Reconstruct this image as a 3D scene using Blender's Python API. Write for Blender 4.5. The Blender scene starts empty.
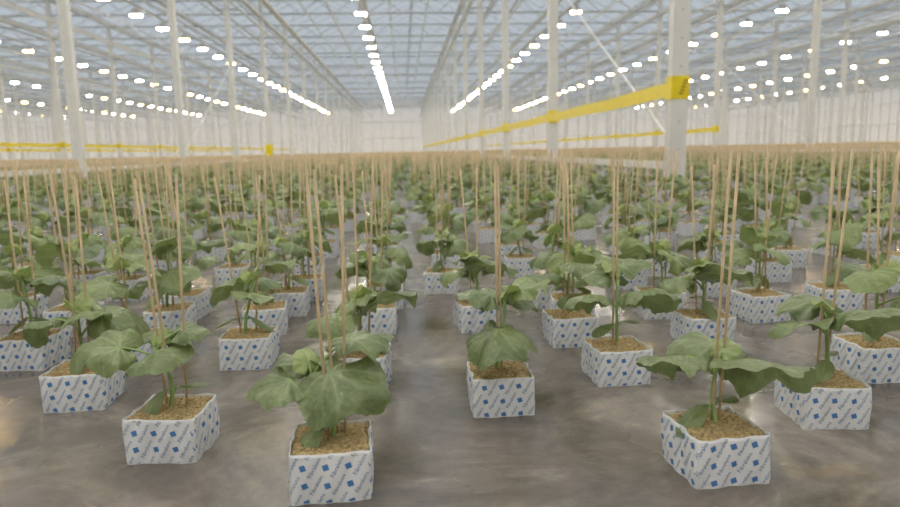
import bpy, bmesh, math, random
from mathutils import Vector, Matrix, noise
random.seed(7)
S=bpy.context.scene
try:
    S.view_settings.view_transform='Standard'
    S.view_settings.look='None'
    S.view_settings.exposure=.28
except Exception: pass
COL=S.collection
# ------------------------------------------------------------ materials
def newmat(name):
    m=bpy.data.materials.new(name); m.use_nodes=True
    nt=m.node_tree
    for n in list(nt.nodes): nt.nodes.remove(n)
    return m,nt,nt.nodes,nt.links
def N(ns,t,**k):
    n=ns.new(t)
    for a,b in k.items():
        if a in n.inputs.keys(): n.inputs[a].default_value=b
        else: setattr(n,a,b)
    return n
def principled(name,col,rough=.5,metal=0,noise_amt=.0,noise_scale=20,bump=0,bscale=60):
    m,nt,ns,ln=newmat(name)
    o=ns.new('ShaderNodeOutputMaterial'); p=ns.new('ShaderNodeBsdfPrincipled')
    p.inputs['Base Color'].default_value=(*col,1); p.inputs['Roughness'].default_value=rough
    p.inputs['Metallic'].default_value=metal
    ln.new(p.outputs[0],o.inputs[0])
    tc=ns.new('ShaderNodeTexCoord')
    if noise_amt>0:
        no=N(ns,'ShaderNodeTexNoise',Scale=noise_scale,Detail=5.0)
        ln.new(tc.outputs['Object'],no.inputs['Vector'])
        r=ns.new('ShaderNodeValToRGB')
        r.color_ramp.elements[0].position=.3; r.color_ramp.elements[1].position=.7
        r.color_ramp.elements[0].color=(*[c*(1-noise_amt) for c in col],1)
        r.color_ramp.elements[1].color=(*[min(1,c*(1+noise_amt)) for c in col],1)
        ln.new(no.outputs['Fac'],r.inputs[0]); ln.new(r.outputs[0],p.inputs['Base Color'])
    if bump>0:
        no=N(ns,'ShaderNodeTexNoise',Scale=bscale,Detail=4.0)
        ln.new(tc.outputs['Object'],no.inputs['Vector'])
        b=N(ns,'ShaderNodeBump',Strength=bump,Distance=.002)
        ln.new(no.outputs['Fac'],b.inputs['Height']); ln.new(b.outputs[0],p.inputs['Normal'])
    return m
M_white=principled('white_painted_steel',(.80,.79,.76),.45,noise_amt=.06,noise_scale=3)
M_galv=principled('galvanised_steel',(.52,.53,.53),.45,.3,noise_amt=.1,noise_scale=5)
M_tape=principled('yellow_plastic_tape',(.95,.72,.01),.4,noise_amt=.08,noise_scale=8)
M_tapedark=principled('brown_print',(.30,.20,.03),.5)
M_wrap=principled('white_block_wrapper',(.78,.78,.78),.42,bump=.5,bscale=90)
M_blue=principled('blue_print',(.07,.21,.48),.5)
M_text=principled('bluegrey_print',(.15,.24,.40),.5)
M_stick=principled('bamboo',(.60,.455,.27),.6,noise_amt=.2,noise_scale=30)
M_stem=principled('stem_green',(.28,.40,.13),.5,noise_amt=.2,noise_scale=60)
M_house=principled('lamp_housing',(.6,.6,.6),.4)
# soil
m,nt,ns,ln=newmat('coco_substrate'); M_soil=m
o=ns.new('ShaderNodeOutputMaterial'); p=ns.new('ShaderNodeBsdfPrincipled'); ln.new(p.outputs[0],o.inputs[0])
p.inputs['Roughness'].default_value=.95
tc=ns.new('ShaderNodeTexCoord')
no=N(ns,'ShaderNodeTexNoise',Scale=190.0,Detail=6.0,Roughness=.8); ln.new(tc.outputs['Object'],no.inputs['Vector'])
r=ns.new('ShaderNodeValToRGB'); e=r.color_ramp.elements
e[0].position=.34; e[0].color=(.17,.11,.045,1); e[1].position=.66; e[1].color=(.85,.65,.34,1)
x=r.color_ramp.elements.new(.49); x.color=(.52,.37,.175,1)
ln.new(no.outputs['Fac'],r.inputs[0]); ln.new(r.outputs[0],p.inputs['Base Color'])
b=N(ns,'ShaderNodeBump',Strength=.8,Distance=.003); ln.new(no.outputs['Fac'],b.inputs['Height']); ln.new(b.outputs[0],p.inputs['Normal'])
# leaf
m,nt,ns,ln=newmat('cucumber_leaf'); M_leaf=m
o=ns.new('ShaderNodeOutputMaterial'); p=ns.new('ShaderNodeBsdfPrincipled')
p.inputs['Roughness'].default_value=.36
p.inputs['Specular IOR Level'].default_value=.55
at=N(ns,'ShaderNodeAttribute',attribute_name='vein'); at2=N(ns,'ShaderNodeAttribute',attribute_name='tone')
tc=ns.new('ShaderNodeTexCoord')
no=N(ns,'ShaderNodeTexNoise',Scale=24.0,Detail=6.0,Roughness=.65); ln.new(tc.outputs['Object'],no.inputs['Vector'])
r=ns.new('ShaderNodeValToRGB'); e=r.color_ramp.elements
e[0].position=.32; e[0].color=(.085,.125,.048,1); e[1].position=.68; e[1].color=(.215,.265,.115,1)
ln.new(no.outputs['Fac'],r.inputs[0])
mx=N(ns,'ShaderNodeMix',data_type='RGBA'); mx.inputs['B'].default_value=(.40,.48,.17,1)
ln.new(at2.outputs['Fac'],mx.inputs['Factor']); ln.new(r.outputs[0],mx.inputs['A'])
mv=N(ns,'ShaderNodeMath',operation='MULTIPLY'); mv.inputs[1].default_value=.55; ln.new(at.outputs['Fac'],mv.inputs[0])
mx2=N(ns,'ShaderNodeMix',data_type='RGBA'); mx2.inputs['B'].default_value=(.40,.47,.26,1)
ln.new(mv.outputs[0],mx2.inputs['Factor']); ln.new(mx.outputs['Result'],mx2.inputs['A'])
geo=ns.new('ShaderNodeNewGeometry')
mx3=N(ns,'ShaderNodeMix',data_type='RGBA'); mx3.inputs['B'].default_value=(.28,.35,.19,1)
mf=N(ns,'ShaderNodeMath',operation='MULTIPLY'); mf.inputs[1].default_value=.6; ln.new(geo.outputs['Backfacing'],mf.inputs[0]); ln.new(mf.outputs[0],mx3.inputs['Factor'])
ln.new(mx2.outputs['Result'],mx3.inputs['A'])
ln.new(mx3.outputs['Result'],p.inputs['Base Color'])
vo=N(ns,'ShaderNodeTexVoronoi',Scale=120.0); ln.new(tc.outputs['Object'],vo.inputs['Vector'])
b=N(ns,'ShaderNodeBump',Strength=.7,Distance=.0022); ln.new(vo.outputs['Distance'],b.inputs['Height']); ln.new(b.outputs[0],p.inputs['Normal'])
tr=ns.new('ShaderNodeBsdfTranslucent')
hs=N(ns,'ShaderNodeHueSaturation',Saturation=1.2,Value=1.5); ln.new(mx2.outputs['Result'],hs.inputs['Color']); ln.new(hs.outputs[0],tr.inputs['Color'])
ms=ns.new('ShaderNodeMixShader'); ms.inputs[0].default_value=.2
ln.new(p.outputs[0],ms.inputs[1]); ln.new(tr.outputs[0],ms.inputs[2]); ln.new(ms.outputs[0],o.inputs[0])
# middle/far wrapper: printed lattice pattern from UV (metres)
m,nt,ns,ln=newmat('printed_block_wrapper'); M_wrapfar=m
o=ns.new('ShaderNodeOutputMaterial'); p=ns.new('ShaderNodeBsdfPrincipled'); ln.new(p.outputs[0],o.inputs[0])
uv=ns.new('ShaderNodeUVMap')
mp=ns.new('ShaderNodeMapping'); mp.inputs['Rotation'].default_value=(0,0,math.radians(32)); mp.inputs['Scale'].default_value=(55,55,55)
ln.new(uv.outputs[0],mp.inputs[0])
ck=N(ns,'ShaderNodeTexBrick',offset=.5)
ck.inputs['Scale'].default_value=1; ck.inputs['Mortar Size'].default_value=.30; ck.inputs['Mortar Smooth'].default_value=.1
ck.inputs['Brick Width'].default_value=1.0; ck.inputs['Row Height'].default_value=.8
ck.inputs['Color1'].default_value=(.13,.26,.50,1); ck.inputs['Color2'].default_value=(.30,.38,.52,1); ck.inputs['Mortar'].default_value=(.74,.74,.75,1)
ln.new(mp.outputs[0],ck.inputs['Vector']); ln.new(ck.outputs['Color'],p.inputs['Base Color'])
# floor
m,nt,ns,ln=newmat('sealed_concrete_floor'); M_floor=m
o=ns.new('ShaderNodeOutputMaterial'); p=ns.new('ShaderNodeBsdfPrincipled'); ln.new(p.outputs[0],o.inputs[0])
tc=ns.new('ShaderNodeTexCoord')
n1=N(ns,'ShaderNodeTexNoise',Scale=3.2,Detail=9.0,Roughness=.66,Distortion=1.2); ln.new(tc.outputs['Object'],n1.inputs['Vector'])
r=ns.new('ShaderNodeValToRGB'); e=r.color_ramp.elements
e[0].position=.34; e[0].color=(.095,.078,.062,1); e[1].position=.68; e[1].color=(.34,.29,.235,1)
x=e.new(.52); x.color=(.180,.150,.122,1)
ln.new(n1.outputs['Fac'],r.inputs[0])
n3=N(ns,'ShaderNodeTexNoise',Scale=38.0,Detail=6.0,Roughness=.7); ln.new(tc.outputs['Object'],n3.inputs['Vector'])
r3=ns.new('ShaderNodeValToRGB'); r3.color_ramp.elements[0].position=.35; r3.color_ramp.elements[0].color=(.80,.80,.80,1); r3.color_ramp.elements[1].position=.65; r3.color_ramp.elements[1].color=(1.08,1.07,1.06,1)
ln.new(n3.outputs['Fac'],r3.inputs[0])
mu=N(ns,'ShaderNodeMix',data_type='RGBA',blend_type='MULTIPLY'); mu.inputs['Factor'].default_value=1
ln.new(r.outputs[0],mu.inputs['A']); ln.new(r3.outputs[0],mu.inputs['B']); ln.new(mu.outputs['Result'],p.inputs['Base Color'])
n2=N(ns,'ShaderNodeTexNoise',Scale=3.5,Detail=6.0); ln.new(tc.outputs['Object'],n2.inputs['Vector'])
mr=N(ns,'ShaderNodeMapRange'); mr.inputs['From Min'].default_value=.38; mr.inputs['From Max'].default_value=.62
mr.inputs['To Min'].default_value=.13; mr.inputs['To Max'].default_value=.30
p.inputs['Specular IOR Level'].default_value=.85
ln.new(n2.outputs['Fac'],mr.inputs['Value']); ln.new(mr.outputs[0],p.inputs['Roughness'])
b=N(ns,'ShaderNodeBump',Strength=.28,Distance=.004); ln.new(n1.outputs['Fac'],b.inputs['Height']); ln.new(b.outputs[0],p.inputs['Normal'])
# glazing
def glazing(name,tcol,dcol,ft,strength=.5):
    m,nt,ns,ln=newmat(name)
    o=ns.new('ShaderNodeOutputMaterial')
    t=ns.new('ShaderNodeBsdfTransparent'); t.inputs[0].default_value=(*tcol,1)
    d=ns.new('ShaderNodeBsdfDiffuse'); d.inputs[0].default_value=(*dcol,1)
    l=ns.new('ShaderNodeBsdfTranslucent'); l.inputs[0].default_value=(*dcol,1)
    a=ns.new('ShaderNodeMixShader'); a.inputs[0].default_value=.5
    ln.new(d.outputs[0],a.inputs[1]); ln.new(l.outputs[0],a.inputs[2])
    c=ns.new('ShaderNodeMixShader'); c.inputs[0].default_value=ft
    ln.new(a.outputs[0],c.inputs[1]); ln.new(t.outputs[0],c.inputs[2]); ln.new(c.outputs[0],o.inputs[0])
    return m
M_glass=glazing('roof_glass',(.78,.82,.85),(.58,.60,.62),.72)
M_wallg=glazing('diffused_wall_glazing',(.95,.92,.88),(.84,.80,.74),.42)
def emis(name,col,st):
    m,nt,ns,ln=newmat(name)
    o=ns.new('ShaderNodeOutputMaterial'); e=ns.new('ShaderNodeEmission'); e.inputs[0].default_value=(*col,1); e.inputs[1].default_value=st
    ln.new(e.outputs[0],o.inputs[0]); return m
M_lampw=emis('lamp_white',(1,.92,.76),115)
M_lampy=emis('lamp_warm',(1,.62,.20),60)
# ------------------------------------------------------------ mesh builder
class MB:
    def __init__(s): s.v=[];s.f=[];s.m=[];s.vein=[];s.tone=[];s.uv={};s.mats=[]
    def mat(s,m):
        if m not in s.mats: s.mats.append(m)
        return s.mats.index(m)
    def add(s,vs,fs,m,vein=None,tone=0,uvs=None):
        b=len(s.v); mi=s.mat(m); s.v.extend([tuple(v) for v in vs])
        s.vein.extend(vein if vein else [0]*len(vs)); s.tone.extend([tone]*len(vs))
        for i,f in enumerate(fs):
            if uvs: s.uv[len(s.f)]=uvs[i]
            s.f.append(tuple(b+j for j in f)); s.m.append(mi)
    def box(s,c,d,m,uvfar=False):
        x,y,z=c; a,b_,h=d[0]/2,d[1]/2,d[2]/2
        vs=[(x+i*a,y+j*b_,z+k*h) for k in(-1,1) for j in(-1,1) for i in(-1,1)]
        s.add(vs,[(0,2,3,1),(4,5,7,6),(0,1,5,4),(2,6,7,3),(0,4,6,2),(1,3,7,5)],m)
    def tube(s,pts,rad,m,n=8,tone=0):
        pts=[Vector(p) for p in pts]; vs=[];L=len(pts)
        for i,p in enumerate(pts):
            t=(pts[min(i+1,L-1)]-pts[max(i-1,0)]).normalized()
            ref=Vector((0,1,0)) if abs(t.y)<.9 else Vector((1,0,0))
            a=t.cross(ref).normalized(); b=t.cross(a)
            r=rad[i] if isinstance(rad,(list,tuple)) else rad
            for k in range(n):
                an=2*math.pi*k/n; vs.append(p+a*(r*math.cos(an))+b*(r*math.sin(an)))
        fs=[(i*n+k,i*n+(k+1)%n,(i+1)*n+(k+1)%n,(i+1)*n+k) for i in range(L-1) for k in range(n)]
        fs.append(tuple(range(n-1,-1,-1))); fs.append(tuple((L-1)*n+k for k in range(n)))
        s.add(vs,fs,m,tone=tone)
    def merge(s,o,mat):
        b=len(s.v); s.v.extend([tuple(mat@Vector(v)) for v in o.v]); s.vein.extend(o.vein); s.tone.extend(o.tone)
        mm=[s.mat(m) for m in o.mats]
        for i,f in enumerate(o.f):
            if i in o.uv: s.uv[len(s.f)]=o.uv[i]
            s.f.append(tuple(b+j for j in f)); s.m.append(mm[o.m[i]])
    def mesh(s,name,smooth=True):
        me=bpy.data.meshes.new(name); me.from_pydata(s.v,[],s.f)
        for m in s.mats: me.materials.append(m)
        me.polygons.foreach_set('material_index',s.m)
        me.polygons.foreach_set('use_smooth',[smooth]*len(s.f))
        if any(s.vein) or any(s.tone):
            a=me.attributes.new('vein','FLOAT','POINT'); a.data.foreach_set('value',s.vein)
            a=me.attributes.new('tone','FLOAT','POINT'); a.data.foreach_set('value',s.tone)
        if s.uv:
            u=me.uv_layers.new(name='UVMap')
            for i,c in s.uv.items():
                ls=me.polygons[i].loop_start
                for k,q in enumerate(c): u.data[ls+k].uv=q
        me.update(); return me
def obj(name,me,parent=None,loc=(0,0,0),rz=0):
    o=bpy.data.objects.new(name,me); COL.objects.link(o); o.location=loc; o.rotation_euler=(0,0,rz)
    if parent: o.parent=parent
    return o
# ------------------------------------------------------------ leaf
TAB=[(0,1.0),(12,.92),(26,.82),(42,.84),(58,.74),(72,.70),(90,.70),(108,.62),(125,.58),(142,.55),(160,.40),(172,.20),(180,.08)]
def rad(th):
    d=abs(math.degrees(th))
    for i in range(len(TAB)-1):
        if d<=TAB[i+1][0]:
            a,b=TAB[i],TAB[i+1]; t=(d-a[0])/(b[0]-a[0]); t=t*t*(3-2*t)*.5+t*.5; return a[1]*(1-t)+b[1]*t
    return TAB[-1][1]
VA=[math.radians(x) for x in(0,40,-40,82,-82,130,-130)]
def leaf(mb,base,az,L,p0,droop,roll=0,rings=11,na=72,tone=0,oval=False,seed=0,lat=.5):
    rnd=random.Random(seed)
    A=Vector((math.cos(az),math.sin(az),0)); Sd=Vector((-math.sin(az),math.cos(az),0)); Z=Vector((0,0,1))
    k=math.radians(droop)/L; p0=math.radians(p0); ph=rnd.random()*6; base=Vector(base)
    fold=rnd.uniform(-.15,.35); twist=rnd.uniform(-.45,.45); curl=rnd.uniform(.0,.12); asym=rnd.uniform(-.3,.3)
    if abs(k)<1e-3:k=1e-3
    vs=[];ve=[]
    for i in range(rings+1):
        fr=(i/rings)
        for j in range(na if i else 1):
            th=-math.pi+2*math.pi*(j+.5)/na
            if oval:
                R=L*.5; v=L*.5+R*fr*math.cos(th); u=R*fr*math.sin(th)*.56
                if i==0: v=L*.5;u=0
                h=-lat*.6*u*u/(L*.3); vein=max(0,1-abs(u)/(L*.02))
            else:
                R=rad(th)
                if rings>5: R*=1+.030*(abs(((th*17/math.pi)%1)-.5)*4-1)+.035*math.sin(th*5+ph)+.02*math.sin(th*3-ph)
                R*=L; rr=R*fr; v=rr*math.cos(th); u=rr*math.sin(th)
                vein=0
                for a in VA:
                    c=math.cos(th-a)
                    if c>0:
                        w=L*(.013+.012*(1-fr)); dd=abs(rr*math.sin(th-a)); vein=max(vein,math.exp(-(dd/w)**2)*(1-.4*fr))
                if rings>5:
                    for a in VA[:5]:
                        al=rr*math.cos(th-a); ac=abs(rr*math.sin(th-a))
                        if al>0 and ac<al*.42:
                            q=((al-ac*1.1)/L*6.0)%1; vein=max(vein,.42*math.exp(-((min(q,1-q))/.10)**2))
                h=-lat*u*u/L*(1+asym*(1 if u>0 else -1))+fold*abs(u)-curl*L*fr**4*1.2
                h+=L*.20*noise.noise(Vector((u/L*2.4+seed*3.1,v/L*2.4,ph)))*fr
                h+=L*(.045*math.sin(th*7+ph*2)+.025*math.sin(th*11+ph))*fr*fr
                h+=-.016*L*vein*fr
            pa=p0-k*v
            x=(math.sin(p0)-math.sin(pa))/k; z=(math.cos(pa)-math.cos(p0))/k
            n=Vector((-math.sin(pa),0,math.cos(pa)))
            ro=roll+twist*v/L
            uu=u*math.cos(ro)-h*math.sin(ro); hh=u*math.sin(ro)+h*math.cos(ro)
            P=base+A*(x+n.x*hh)+Z*(z+n.z*hh)+Sd*uu
            vs.append(P); ve.append(vein)
    fs=[]
    for j in range(na): fs.append((0,1+j,1+(j+1)%na))
    for i in range(1,rings):
        o=1+(i-1)*na
        for j in range(na): fs.append((o+j,o+na+j,o+na+(j+1)%na,o+(j+1)%na))
    mb.add(vs,fs,M_leaf,vein=ve,tone=tone)
def plant(spec,hi=2,seed=0):
    """hi: 2 near, 1 middle distance, 0 far"""
    mb=MB(); h=spec['h']; la,lm=spec.get('lean',(0,0)); z0=.056
    def stem(t): 
        b=lm*t*t+.006*math.sin(t*5+seed)
        return Vector((math.cos(math.radians(la))*b,math.sin(math.radians(la))*b,z0+h*t))
    ns_=(2,3,9)[hi]
    mb.tube([stem(i/(ns_-1)) for i in range(ns_)],[.0036-.0014*i/(ns_-1) for i in range(ns_)],M_stem,(3,4,8)[hi])
    rg,na=((2,9),(3,16),(13,84))[hi]
    for i,(hf,az,L,pl,pp,p0,dr,ro,tone) in enumerate(spec['leaves']):
        if hi==0 and L<.03: continue
        a=math.radians(az); s=stem(hf); A=Vector((math.cos(a),math.sin(a),0)); pts=[]; pos=s.copy(); pts.append(pos.copy())
        seg=(1,2,5)[hi]
        for q in range(seg):
            pt=math.radians(pp+(p0-pp)*((q+.5)/seg)**1.4); pos=pos+(A*math.cos(pt)+Vector((0,0,math.sin(pt))))*(pl/seg); pts.append(pos.copy())
        if hi: mb.tube(pts,[.0022-.0007*q/seg for q in range(seg+1)],M_stem,(3,3,6)[hi])
        leaf(mb,pts[-1],a,L,p0,dr,math.radians(ro),rg,na,max(0,tone),seed=seed*11+i,lat=.30+.3*((seed*7+i*3)%5)/5)
    for i,(az,L,p0,dr) in enumerate(spec['cots']):
        if hi==0: break
        a=math.radians(az); s=stem(.34); A=Vector((math.cos(a),math.sin(a),0))
        q=s+A*.010+Vector((0,0,.004)); mb.tube([s,q],[.0016,.0014],M_stem,6 if hi>1 else 3)
        leaf(mb,q,a,L,p0,dr,0,6 if hi>1 else 2,28 if hi>1 else 10,.18,oval=True,seed=seed+i)
    return mb
def rand_spec(rnd):
    a0=rnd.uniform(0,360); h=rnd.uniform(.095,.145); lv=[]
    n=rnd.choice([3,3,4])
    for i in range(n):
        t=.58+.40*i/(n-1)
        L=[rnd.uniform(.062,.086),rnd.uniform(.066,.086),rnd.uniform(.048,.068),rnd.uniform(.036,.05)][i]
        lv.append((t,a0+i*137+rnd.uniform(-35,35),L,rnd.uniform(.03,.06)*(1 if i<2 else .75),rnd.uniform(35,70),rnd.uniform(-30,30),rnd.uniform(25,90),rnd.uniform(-35,35),[.05,.05,.2,.35][i]+rnd.uniform(-.1,.25)))
    lv.append((1,a0+60,.030,.014,75,60,20,0,.75)); lv.append((1,a0+220,.024,.012,75,65,20,0,.9))
    return dict(h=h,lean=(rnd.uniform(0,360),rnd.uniform(0,.025)),leaves=lv,cots=[(a0+90,rnd.uniform(.045,.060),rnd.uniform(-40,10),rnd.uniform(20,50)),(a0+270,rnd.uniform(.045,.060),rnd.uniform(-40,10),rnd.uniform(20,50))])
# ------------------------------------------------------------ block
BH=.065
cr=.005; st=.09; arc=math.pi/2*cr; PER=4*(st+arc)
def per(s):
    s=s%PER; side=int(s//(st+arc)); q=s-side*(st+arc)
    if q<st: p=Vector((-.045+q,-.05)); n=Vector((0,-1))
    else:
        a=(q-st)/cr; p=Vector((.045+cr*math.sin(a),-.045-cr*math.cos(a))); n=Vector((math.sin(a),-math.cos(a)))
    c,s_=[(1,0),(0,1),(-1,0),(0,-1)][side%4]
    return Vector((p.x*c-p.y*s_,p.x*s_+p.y*c)),Vector((n.x*c-n.y*s_,n.x*s_+n.y*c))
def wrapP(s,z,seed,off=0):
    p,n=per(s); w=2*math.pi*s/PER; t=z/BH
    zz=z*(1+.010*math.sin(3*w+seed)+.006*math.sin(11*w+seed*2.3))
    d=.0014*math.sin(t*math.pi)+.0011*math.sin(5*w+seed*1.7+t*2)+.0009*math.sin(11*w-t*5+seed)+.0008*t*t*math.sin(9*w+seed*3)
    q=p+n*(d+off); return Vector((q.x,q.y,zz))
def word_mesh(txt,size):
    cu=bpy.data.curves.new('w','FONT'); cu.body=txt; cu.size=size; cu.resolution_u=1; cu.align_x='CENTER'; cu.align_y='CENTER'
    ob=bpy.data.objects.new('w',cu); COL.objects.link(ob); dg=bpy.context.evaluated_depsgraph_get(); dg.update()
    me=bpy.data.meshes.new_from_object(ob.evaluated_get(dg)); bpy.data.objects.remove(ob)
    bm=bmesh.new(); bm.from_mesh(me); bmesh.ops.triangulate(bm,faces=bm.faces); bmesh.ops.remove_doubles(bm,verts=bm.verts,dist=size*.002)
    vs=[(v.co.x,v.co.y) for v in bm.verts]; bm.verts.index_update(); fs=[tuple(v.index for v in f.verts) for f in bm.faces]; bm.free(); return vs,fs
WV,WF=word_mesh('Fibralene',.0080)
def block(seed,front=True):
    mb=MB(); ns_=128; nz=14
    vs=[wrapP(PER*i/ns_,BH*k/nz,seed) for k in range(nz+1) for i in range(ns_)]
    vs+=[wrapP(PER*i/ns_,BH,seed,-.0012) for i in range(ns_)]
    vs+=[wrapP(PER*i/ns_,BH*.88,seed,-.0016) for i in range(ns_)]
    fs=[(k*ns_+i,k*ns_+(i+1)%ns_,(k+1)*ns_+(i+1)%ns_,(k+1)*ns_+i) for k in range(nz+2) for i in range(ns_)]
    mb.add(vs,fs,M_wrap)
    rnd=random.Random(seed); g=34; vs=[]
    for j in range(g+1):
        for i in range(g+1):
            x=-.0485+.097*i/g; y=-.0485+.097*j/g
            e=max(abs(x),abs(y))/.0485
            z=.0635+.0035*noise.noise(Vector((x*40+seed,y*40,0)))+rnd.uniform(-.0013,.0013)-.003*max(0,e-.85)/.15+.003*math.exp(-(x*x+y*y)/.0005)
            vs.append((x,y,z))
    mb.add(vs,[(j*(g+1)+i,j*(g+1)+i+1,(j+1)*(g+1)+i+1,(j+1)*(g+1)+i) for j in range(g) for i in range(g)],M_soil)
    for _ in range(110):
        x,y=rnd.uniform(-.046,.046),rnd.uniform(-.046,.046); r=rnd.uniform(.0006,.0018); z=.0645+.0035*noise.noise(Vector((x*40+seed,y*40,0)))
        mb.add([(x+r*rnd.uniform(.7,1.8),y,z),(x-r,y+r*rnd.uniform(.5,1.5),z),(x-r,y-r,z),(x,y,z+r*1.3),(x,y,z-r)],[(0,1,3),(1,2,3),(2,0,3),(1,0,4),(2,1,4),(0,2,4)],M_soil)
    th=math.radians(62); ca,sa=math.cos(th),math.sin(th)
    bm=bmesh.new()
    def put(V,F,cx,cz,mi):
        if cz<-.03 or cz>BH+.03: return
        vv=[bm.verts.new((cx+x*ca-y*sa,cz+x*sa+y*ca,0)) for x,y in V]
        for f in F:
            try: ff=bm.faces.new([vv[i] for i in f]); ff.material_index=mi
            except ValueError: pass
    pitch=.052; NR=28; row=PER/NR
    for r_ in range(NR):
        for k in range(-2,4):
            c=k*pitch*.9+(r_%2)*pitch*.45-.004+.003*seed; s0=r_*row
            px=s0+c*ca/sa; pz=c
            put(WV,WF,px,pz,0)
            pm=pz+pitch*.5*sa; pxm=px+pitch*.5*ca
            sq=.0052
            put([(-sq,0),(0,-sq),(sq,0),(0,sq)],[(0,1,2,3)],pxm,pm,1)
    for z,nn in((.0015,-1),(BH-.0015,1)):
        geo=bm.verts[:]+bm.edges[:]+bm.faces[:]
        bmesh.ops.bisect_plane(bm,geom=geo,plane_co=(0,z,0),plane_no=(0,nn,0),clear_outer=True)
    bm.verts.index_update(); bm.faces.ensure_lookup_table()
    for mi,mt in((0,M_text),(1,M_blue)):
        fl=[f for f in bm.faces if f.material_index==mi]; idx={};V=[];F=[]
        for f in fl:
            t=[]
            for v in f.verts:
                if v.index not in idx: idx[v.index]=len(V); V.append(wrapP(v.co.x,v.co.y,seed,.0005))
                t.append(idx[v.index])
            F.append(tuple(t))
        mb.add(V,F,mt)
    bm.free()
    return mb
BL=[block(s+1).mesh('rockwool_block_mesh') for s in range(4)]
def lowblock(mb,cx,cy,rz):
    c,s=math.cos(rz),math.sin(rz)
    q=[(-.05,-.05),(.05,-.05),(.05,.05),(-.05,.05)]; W=[(cx+x*c-y*s,cy+x*s+y*c) for x,y in q]
    vs=[(x,y,0) for x,y in W]+[(x,y,BH) for x,y in W]
    u0=cx*3.1
    mb.add(vs,[(i,(i+1)%4,4+(i+1)%4,4+i) for i in range(4)],M_wrapfar,uvs=[[(u0+i*.1,0),(u0+i*.1+.1,0),(u0+i*.1+.1,BH),(u0+i*.1,BH)] for i in range(4)])
    mb.add([(x,y,BH-.0005) for x,y in W],[(0,1,2,3)],M_soil)
def sticks(rnd,n=6,lst=None,R=.0020):
    mb=MB()
    if lst is None:
        lst=[]
        a=rnd.uniform(0,6.28)
        for k in range(rnd.choice([2,2,3])):
            bx,by=.013*math.cos(a+k*2.3),.013*math.sin(a+k*2.3)
            lst.append((bx,by,bx+rnd.uniform(-.03,.03),by+rnd.uniform(-.03,.03),rnd.uniform(.385,.43)))
    for bx,by,tx,ty,h in lst:
        pts=[(bx,by,.03),((bx+tx)/2,(by+ty)/2,(h+.03)/2),(tx,ty,h)]
        if n<5: pts=[pts[0],pts[2]]
        mb.tube(pts,R,M_stick,n)
    return mb
rv=random.Random(23)
PV=[plant(rand_spec(rv),2,i).mesh('cucumber_plant_mesh') for i in range(12)]
SV=[sticks(rv).mesh('stakes_mesh') for i in range(10)]
# ---- hand-described front plants : (hfrac,az,L,pet,petpitch,p0,droop,roll,tone)
FR=[
 dict(pos=(-.352,.955),rz=-4,spec=dict(h=.10,lean=(170,.015),leaves=[(.85,-75,.066,.025,60,10,55,12,.12),(.8,192,.062,.060,35,10,30,-35,.2),(.95,20,.050,.045,50,15,50,10,.1),(.9,100,.065,.04,50,10,50,0,.05),(1,70,.026,.01,70,60,20,0,.8)],cots=[(215,.062,-30,50),(20,.05,10,30)]),
  st=[(.004,.0,-.018,.0,.41),(.016,.012,.03,.01,.405),(-.01,.012,-.028,.01,.40)]),
 dict(pos=(-.105,.822),rz=3,spec=dict(h=.092,lean=(150,.022),leaves=[(.9,-25,.090,.028,50,-6,48,18,.08),(.75,182,.062,.040,40,0,40,-25,.1),(.95,35,.070,.070,50,10,40,0,.1),(.9,110,.060,.03,50,10,40,0,.05),(1,120,.03,.012,70,50,30,0,.7)],cots=[(208,.068,-35,20),(60,.05,10,30)]),
  st=[(-.002,.0,-.014,.0,.412),(.008,.01,-.006,.01,.41),(.016,.012,.028,.01,.415)]),
 dict(pos=(.150,1.062),rz=0,spec=dict(h=.13,lean=(20,.01),leaves=[(.55,-115,.088,.03,45,-10,50,8,.08),(.85,150,.07,.035,55,20,60,0,.0),(.95,20,.065,.03,50,25,45,0,.4),(.8,80,.08,.04,40,10,40,0,.05),(1,-60,.03,.012,70,50,30,0,.7)],cots=[(-20,.05,-10,30),(160,.05,0,30)]),
  st=[(-.002,.0,-.004,.0,.41),(.005,.004,.002,.01,.405)]),
 dict(pos=(.402,.808),rz=4,spec=dict(h=.088,lean=(100,.005),leaves=[(.9,-18,.095,.035,55,2,45,-28,.12),(.85,165,.065,.045,50,8,50,20,.1),(.95,75,.085,.04,50,12,45,0,.1),(1,30,.03,.02,70,40,30,0,.6)],cots=[(195,.060,-18,50),(30,.045,10,30)]),
  st=[(-.002,.005,.006,.0,.425),(.01,.01,.022,.01,.42)]),
 dict(pos=(.648,.955),rz=-6,spec=dict(h=.105,lean=(20,.01),leaves=[(.9,-25,.095,.04,50,6,55,-24,.1),(.75,180,.070,.035,45,10,55,18,.12),(.95,90,.08,.04,50,12,45,0,.05),(1,200,.03,.02,70,40,30,0,.6)],cots=[(230,.05,-5,50),(50,.045,10,30)]),
  st=[(-.01,.0,-.005,.0,.425),(.008,.01,.03,.01,.42)]),
 dict(pos=(.388,1.176),rz=3,spec=dict(h=.13,lean=(60,.01),leaves=[(.6,170,.075,.045,50,10,60,20,.12),(.65,-15,.085,.04,50,12,60,-20,.12),(.95,60,.075,.04,60,20,45,0,.2),(.9,120,.07,.03,60,20,60,0,.05),(1,120,.03,.02,70,40,30,0,.7)],cots=[(200,.05,-5,40),(20,.045,10,30)]),
  st=[(-.006,.0,-.01,.0,.41),(.004,.01,.0,.01,.405)]),
]
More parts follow.
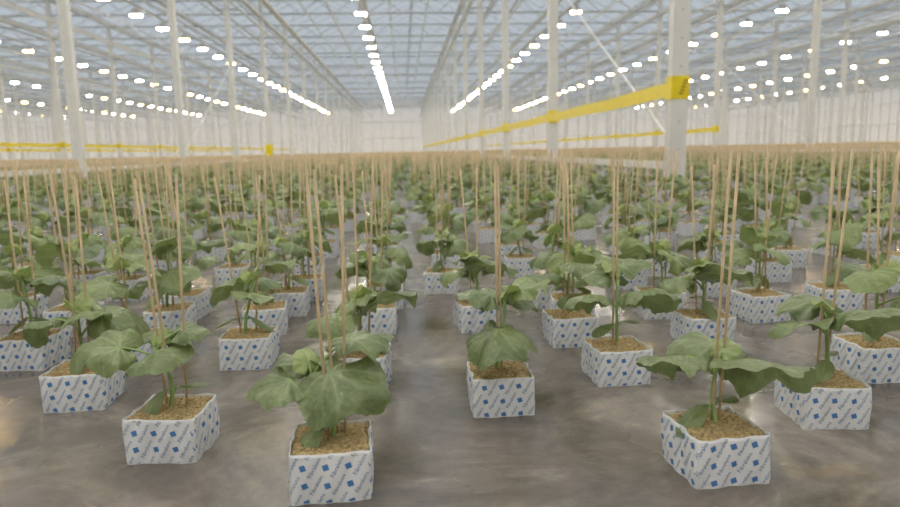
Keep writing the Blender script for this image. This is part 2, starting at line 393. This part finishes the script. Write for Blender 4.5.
def seedling(x,y,rz,blk,pl,stk,prz=0):
    e=bpy.data.objects.new('cucumber_seedling',None); COL.objects.link(e); e.empty_display_size=.05; e.location=(x,y,0)
    obj('rockwool_block',blk,e,rz=rz); obj('stem_and_leaves',pl,e,rz=prz); obj('stakes',stk,e,rz=prz)
for i,d in enumerate(FR):
    seedling(d['pos'][0],d['pos'][1],math.radians(d['rz']),BL[i%4],plant(d['spec'],2,40+i).mesh('cucumber_plant_mesh'),sticks(None,8,d['st']).mesh('stakes_mesh'))
done=[(-.581,1.171),(-.333,1.359),(-.797,1.413),(-.0805,1.581),(-.09,1.20),(.647,1.375),(.409,1.59),(.169,1.57),(.879,1.558),(-.5836,1.626),(-.324,1.791),(.861,1.131)]
rg=random.Random(5)
def near(x,y,fx,fy,lst): return any(abs(x-a)<fx and abs(y-b)<fy for a,b in lst)
for (x,y) in done:
    seedling(x,y,math.radians(rg.uniform(-8,8)),rg.choice(BL),rg.choice(PV),rg.choice(SV),rg.uniform(0,6.28))
allp=done+[d['pos'] for d in FR]
X0=-4.75; DX=.245
rl=random.Random(99)
LP=[plant(rand_spec(rl),1,i) for i in range(12)]
FP=[plant(rand_spec(rl),0,i) for i in range(12)]
BW=7.56; XC=2.46
field=bpy.data.objects.new('cucumber_seedling_field',None); COL.objects.link(field)
edge=MB()
for j in range(29):
    cx=X0+DX*j
    for i in range(5):
        y=.80+.4*i+(.2 if j%2 else .02)+rg.uniform(-.05,.05); x=cx+rg.uniform(-.05,.05)
        if near(x,y,.13,.17,allp): continue
        if y<1.25 and abs(x)<1.1 : continue
        if y>2.82: continue
        if abs(x-.07*y)<.72*y+.35:
            seedling(x,y,math.radians(rg.uniform(-10,10)),rg.choice(BL),rg.choice(PV),rg.choice(SV),rg.uniform(0,6.28))
        else:
            lowblock(edge,x,y,.05); R=Matrix.Translation((x,y,0))@Matrix.Rotation(rl.uniform(0,6.28),4,'Z')
            edge.merge(rl.choice(LP),R); edge.merge(sticks(rl,4),R)
obj('seedling_bed',edge.mesh('seedling_bed_mesh'),field)
# ------------------------------------------------------------ tiled field
def bed(P,ns_,R_):
    mb=MB()
    for j in range(29):
        for i in range(5):
            x=DX*j+rl.uniform(-.07,.07); y=.05+.4*i+(.2 if j%2 else 0)+rl.uniform(-.07,.07)
            lowblock(mb,x,y,rl.uniform(-.15,.15))
            R=Matrix.Translation((x,y,0))@Matrix.Rotation(rl.uniform(0,6.28),4,'Z')@Matrix.Scale(rl.uniform(1.0,1.15),4)
            mb.merge(rl.choice(P),R); mb.merge(sticks(rl,ns_,None,R_),Matrix.Translation((x,y,0)))
    return mb.mesh('seedling_bed_mesh')
tiles=[bed(LP,4,.0023) for _ in range(3)]; ftiles=[bed(FP,3,.0028) for _ in range(3)]
for b in range(-6,6):
    bx=XC+b*BW+.35
    for k in range(42):
        y=.80+2.0*k
        if b==-1 and k==0: continue
        xn=max(0,bx if bx>0 else -(bx+7.1))
        if xn>.95*(y+2)+4: continue
        dist=math.hypot(xn,y)
        obj('seedling_bed',(tiles if dist<9 else ftiles)[rl.randrange(3)],field,(bx+rl.uniform(-.06,.06),y,0))
# ------------------------------------------------------------ shell
XL=XC-6*BW-.1; XR=XC+6*BW+.1; YB=-10; YF=85.9; EZ=6.2; RZ=7.0
mb=MB(); mb.add([(XL-30,YB-10,0),(XR+30,YB-10,0),(XR+30,YF+20,0),(XL-30,YF+20,0)],[(0,1,2,3)],M_floor); obj('floor',mb.mesh('floor'))
def wall(name,p0,p1,inn):
    mb=MB(); p0=Vector(p0);p1=Vector(p1); H=EZ+.8
    mb.add([p0,p1,p1+Vector((0,0,H)),p0+Vector((0,0,H))],[(0,1,2,3)],M_wallg)
    L=(p1-p0).length; d=(p1-p0)/L; n=int(L/1.26); inn=Vector(inn)
    alongx=abs(d.x)>.5
    for i in range(n+1):
        c=p0+d*(L*i/n)+inn*.06
        mb.box((c.x,c.y,H/2),(.07,.10,H) if alongx else (.10,.07,H),M_white)
    c=(p0+p1)/2+inn*.08
    for z,h in((.2,.4),(2.2,.08),(4.2,.08),(6.1,.2)):
        mb.box((c.x,c.y,z),(L,.12,h) if alongx else (.12,L,h),M_white)
    obj(name,mb.mesh(name,False))
wall('wall_left',(XL,YB,0),(XL,YF,0),(1,0,0)); wall('wall_right',(XR,YB,0),(XR,YF,0),(-1,0,0))
wall('wall_back',(XL,YF,0),(XR,YF,0),(0,-1,0)); wall('wall_front',(XL,YB,0),(XR,YB,0),(0,1,0))
mb=MB(); hw=BW/4
for i in range(24):
    xa=XL+.1+i*BW/2; xm=xa+hw; xb=xa+BW/2
    mb.add([(xa,YB,EZ),(xm,YB,RZ),(xm,YF,RZ),(xa,YF,EZ)],[(0,1,2,3)],M_glass)
    mb.add([(xm,YB,RZ),(xb,YB,EZ),(xb,YF,EZ),(xm,YF,RZ)],[(0,1,2,3)],M_glass)
    mb.tube([(xm,YB,RZ),(xm,YF,RZ)],.05,M_white,4)
    mb.box((xa,(YB+YF)/2,EZ-.06),(.16,YF-YB,.12),M_white)
    y=YB
    while y<YF:
        mb.tube([(xa,y,EZ),(xm,y,RZ)],.020,M_galv,3); mb.tube([(xm,y,RZ),(xb,y,EZ)],.020,M_galv,3)
        y+=1.25
obj('ceiling',mb.mesh('ceiling',False))
# ------------------------------------------------------------ columns
mb=MB()
w=.14;dp=.12;t=.012
mb.box((0,-dp/2,3.1),(w,t,6.1),M_white); mb.box((-w/2+t/2,0,3.1),(t,dp,6.1),M_white); mb.box((w/2-t/2,0,3.1),(t,dp,6.1),M_white); mb.box((0,dp/2,3.1),(w,t,6.1),M_white)
mb.box((0,0,.012),(.30,.26,.024),M_galv)
for sx in(-1,1):
    for sy in(-1,1): mb.tube([(sx*.12,sy*.1,.02),(sx*.12,sy*.1,.05)],.012,M_galv,6)
for q in range(24):
    mb.tube([(.0,-dp/2-.010,.4+.24*q),(0,-dp/2-.004,.4+.24*q)],.010,M_galv,6)
mb.box((0,0,.06),(.24,.2,.10),M_white)
cm=mb.mesh('column_mesh',False)
YS=[5.9+5*k for k in range(-3,16)]
for r_ in range(-5,6):
    for y in YS: obj('greenhouse_column',cm,None,(XC+r_*BW,y,0))
# trusses
mb=MB()
for y in YS:
    for z in(5.55,6.05): mb.box(((XL+XR)/2,y,z),(XR-XL-.2,.06,.06),M_galv)
    x=XL+.3; k=0
    while x<XR-1:
        za,zb=(5.55,6.05) if k%2==0 else (6.05,5.55)
        mb.tube([(x,y,za),(x+.63,y,zb)],.014,M_galv,4); x+=.63; k+=1
obj('roof_truss',mb.mesh('truss',False))
# overhead pipes
mb=MB(); Lm=(YB+YF)/2; LL=YF-YB-.4
for r_ in range(-6,7):
    x=XC+r_*BW
    if abs(r_)<6:
        for dx,z in((-.3,4.75),(.3,4.75)): mb.tube([(x+dx,YB+.2,z),(x+dx,YF-.2,z)],.034,M_white,6)
        for y in YS: mb.box((x,y,4.70),(.75,.04,.04),M_galv)
        mb.box((x,Lm,5.45),(.12,LL,.12),M_white)
    if r_<6:
        xm=x+BW/2
        mb.box((xm,Lm,5.50),(.09,LL,.06),M_white)
        for dx,z in((-1.0,5.2),(1.0,5.2),(-2.0,5.45),(2.3,5.45)): mb.tube([(xm+dx,YB+.2,z),(xm+dx,YF-.2,z)],.024,M_white,5)
        mb.tube([(xm-2.6,YB+.2,4.9),(xm-2.6,YF-.2,4.9)],.040,M_white,6)
        for y in YS:
            mb.tube([(xm-2.6,y,4.9),(xm-2.6,y,5.55)],.008,M_galv,4)
            for dx in(-1,1): mb.tube([(xm+dx,y,5.2),(xm+dx,y,5.55)],.008,M_galv,4)
obj('overhead_pipe_rail',mb.mesh('pipes',False))
mb=MB()
for r_ in range(-5,6):
    x=XC+r_*BW
    ya=6.0 if r_>=0 else 1.5
    mb.box((x+.0,(ya+YF-1)/2,.25),(.06,YF-1-ya,.07),M_white)
    for y in YS[4:]:
        for dy in(1.25,2.5,3.75): mb.box((x,y+dy-5,.11),(.03,.03,.22),M_galv)
obj('heating_pipe',mb.mesh('heating_pipe',False))
mb=MB()
for r_ in(-1,0,1):
    x=XC+r_*BW
    for k in((3,8) if r_==0 else (5,9)):
        mb.tube([(x,YS[k]+.07,.45),(x,YS[k+1]-.07,3.05)],.012,M_white,6)
obj('diagonal_brace',mb.mesh('brace',False))
mb=MB()
for r_,k0 in((-3,5),(-2,5),(0,3),(1,6)):
    x=XC+r_*BW
    for y in YS[k0:-1]:
        vs=[];n=12
        for i in range(n+1):
            tt=i/n; sag=-.012*4*tt*(1-tt)
            for z in(.86,.99): vs.append((x-.08+.006*math.sin(tt*9),y+5*tt,z+sag+.004*math.sin(tt*14)))
        mb.add(vs,[(2*i,2*i+2,2*i+3,2*i+1) for i in range(n)],M_tape)
        mb.box((x,y,.94),(.160,.142,.20),M_tape)
        for q in range(5): mb.box((x+.045-.01*q,y-.073,1.0-.028*q),(.035,.004,.014),M_tapedark)
mb.box((XC-BW,YS[7],.52),(.26,.18,.56),M_tape)
obj('yellow_tape',mb.mesh('yellow_tape',False))
def lampmesh(mt):
    mb=MB()
    mb.box((0,0,.16),(.20,.14,.12),M_house)
    mb.add([(-.20,-.11,.02),(.20,-.11,.02),(.20,.11,.02),(-.20,.11,.02),(-.10,-.07,.12),(.10,-.07,.12),(.10,.07,.12),(-.10,.07,.12)],[(0,1,5,4),(1,2,6,5),(2,3,7,6),(3,0,4,7),(4,5,6,7)],M_house)
    mb.add([(-.18,-.08,.02),(.18,-.08,.02),(.18,.08,.02),(-.18,.08,.02),(-.16,-.06,-.02),(.16,-.06,-.02),(.16,.06,-.02),(-.16,.06,-.02)],[(0,4,5,1),(1,5,6,2),(2,6,7,3),(3,7,4,0),(4,7,6,5)],mt)
    mb.tube([(0,0,.2),(0,0,.31)],.01,M_galv,5)
    return mb.mesh('lamp_mesh',False)
lw,ly=lampmesh(M_lampw),lampmesh(M_lampy)
le=bpy.data.objects.new('grow_lamp_array',None); COL.objects.link(le)
for r_ in range(-6,6):
    xm=XC+(r_+.5)*BW; y=-6.0; k=0
    while y<84:
        obj('grow_lamp',ly if (r_!=-1 and (k+r_)%3==0) else lw,le,(xm,y,5.16)); y+=2.5; k+=1
# ------------------------------------------------------------ world
w=bpy.data.worlds.new('overcast_sky'); S.world=w; w.use_nodes=True; nt=w.node_tree; ns=nt.nodes; ln=nt.links
for n in list(ns): ns.remove(n)
o=ns.new('ShaderNodeOutputWorld'); bg=ns.new('ShaderNodeBackground'); ln.new(bg.outputs[0],o.inputs[0]); bg.inputs[1].default_value=1.0
tc=ns.new('ShaderNodeTexCoord'); sp=ns.new('ShaderNodeSeparateXYZ'); ln.new(tc.outputs['Generated'],sp.inputs[0])
r=ns.new('ShaderNodeValToRGB'); e=r.color_ramp.elements
e[0].position=0; e[0].color=(.74,.69,.62,1); e[1].position=1; e[1].color=(1.5,1.5,1.48,1)
x=e.new(.08); x.color=(.50,.535,.575,1)
x=e.new(.45); x.color=(.58,.62,.67,1)
ln.new(sp.outputs['Z'],r.inputs[0]); ln.new(r.outputs[0],bg.inputs[0])
# ------------------------------------------------------------ camera
cam=bpy.data.cameras.new('camera'); co=bpy.data.objects.new('camera',cam); COL.objects.link(co); S.camera=co
cam.sensor_width=36; cam.lens=26.4; cam.clip_end=300; cam.clip_start=.02
yaw=math.radians(3.81); pt=math.radians(8.87); ro=math.radians(1.2)
f=Vector((math.sin(yaw)*math.cos(pt),math.cos(yaw)*math.cos(pt),-math.sin(pt)))
rt=Vector((math.cos(yaw),-math.sin(yaw),0)); up=rt.cross(f)
up2=up*math.cos(ro)+rt*math.sin(ro); rt2=f.cross(up2)
M=Matrix((( rt2.x,up2.x,-f.x,0),(rt2.y,up2.y,-f.y,0),(rt2.z,up2.z,-f.z,.43),(0,0,0,1)))
co.matrix_world=M
cam.dof.use_dof=True; cam.dof.focus_distance=1.05; cam.dof.aperture_fstop=5.0
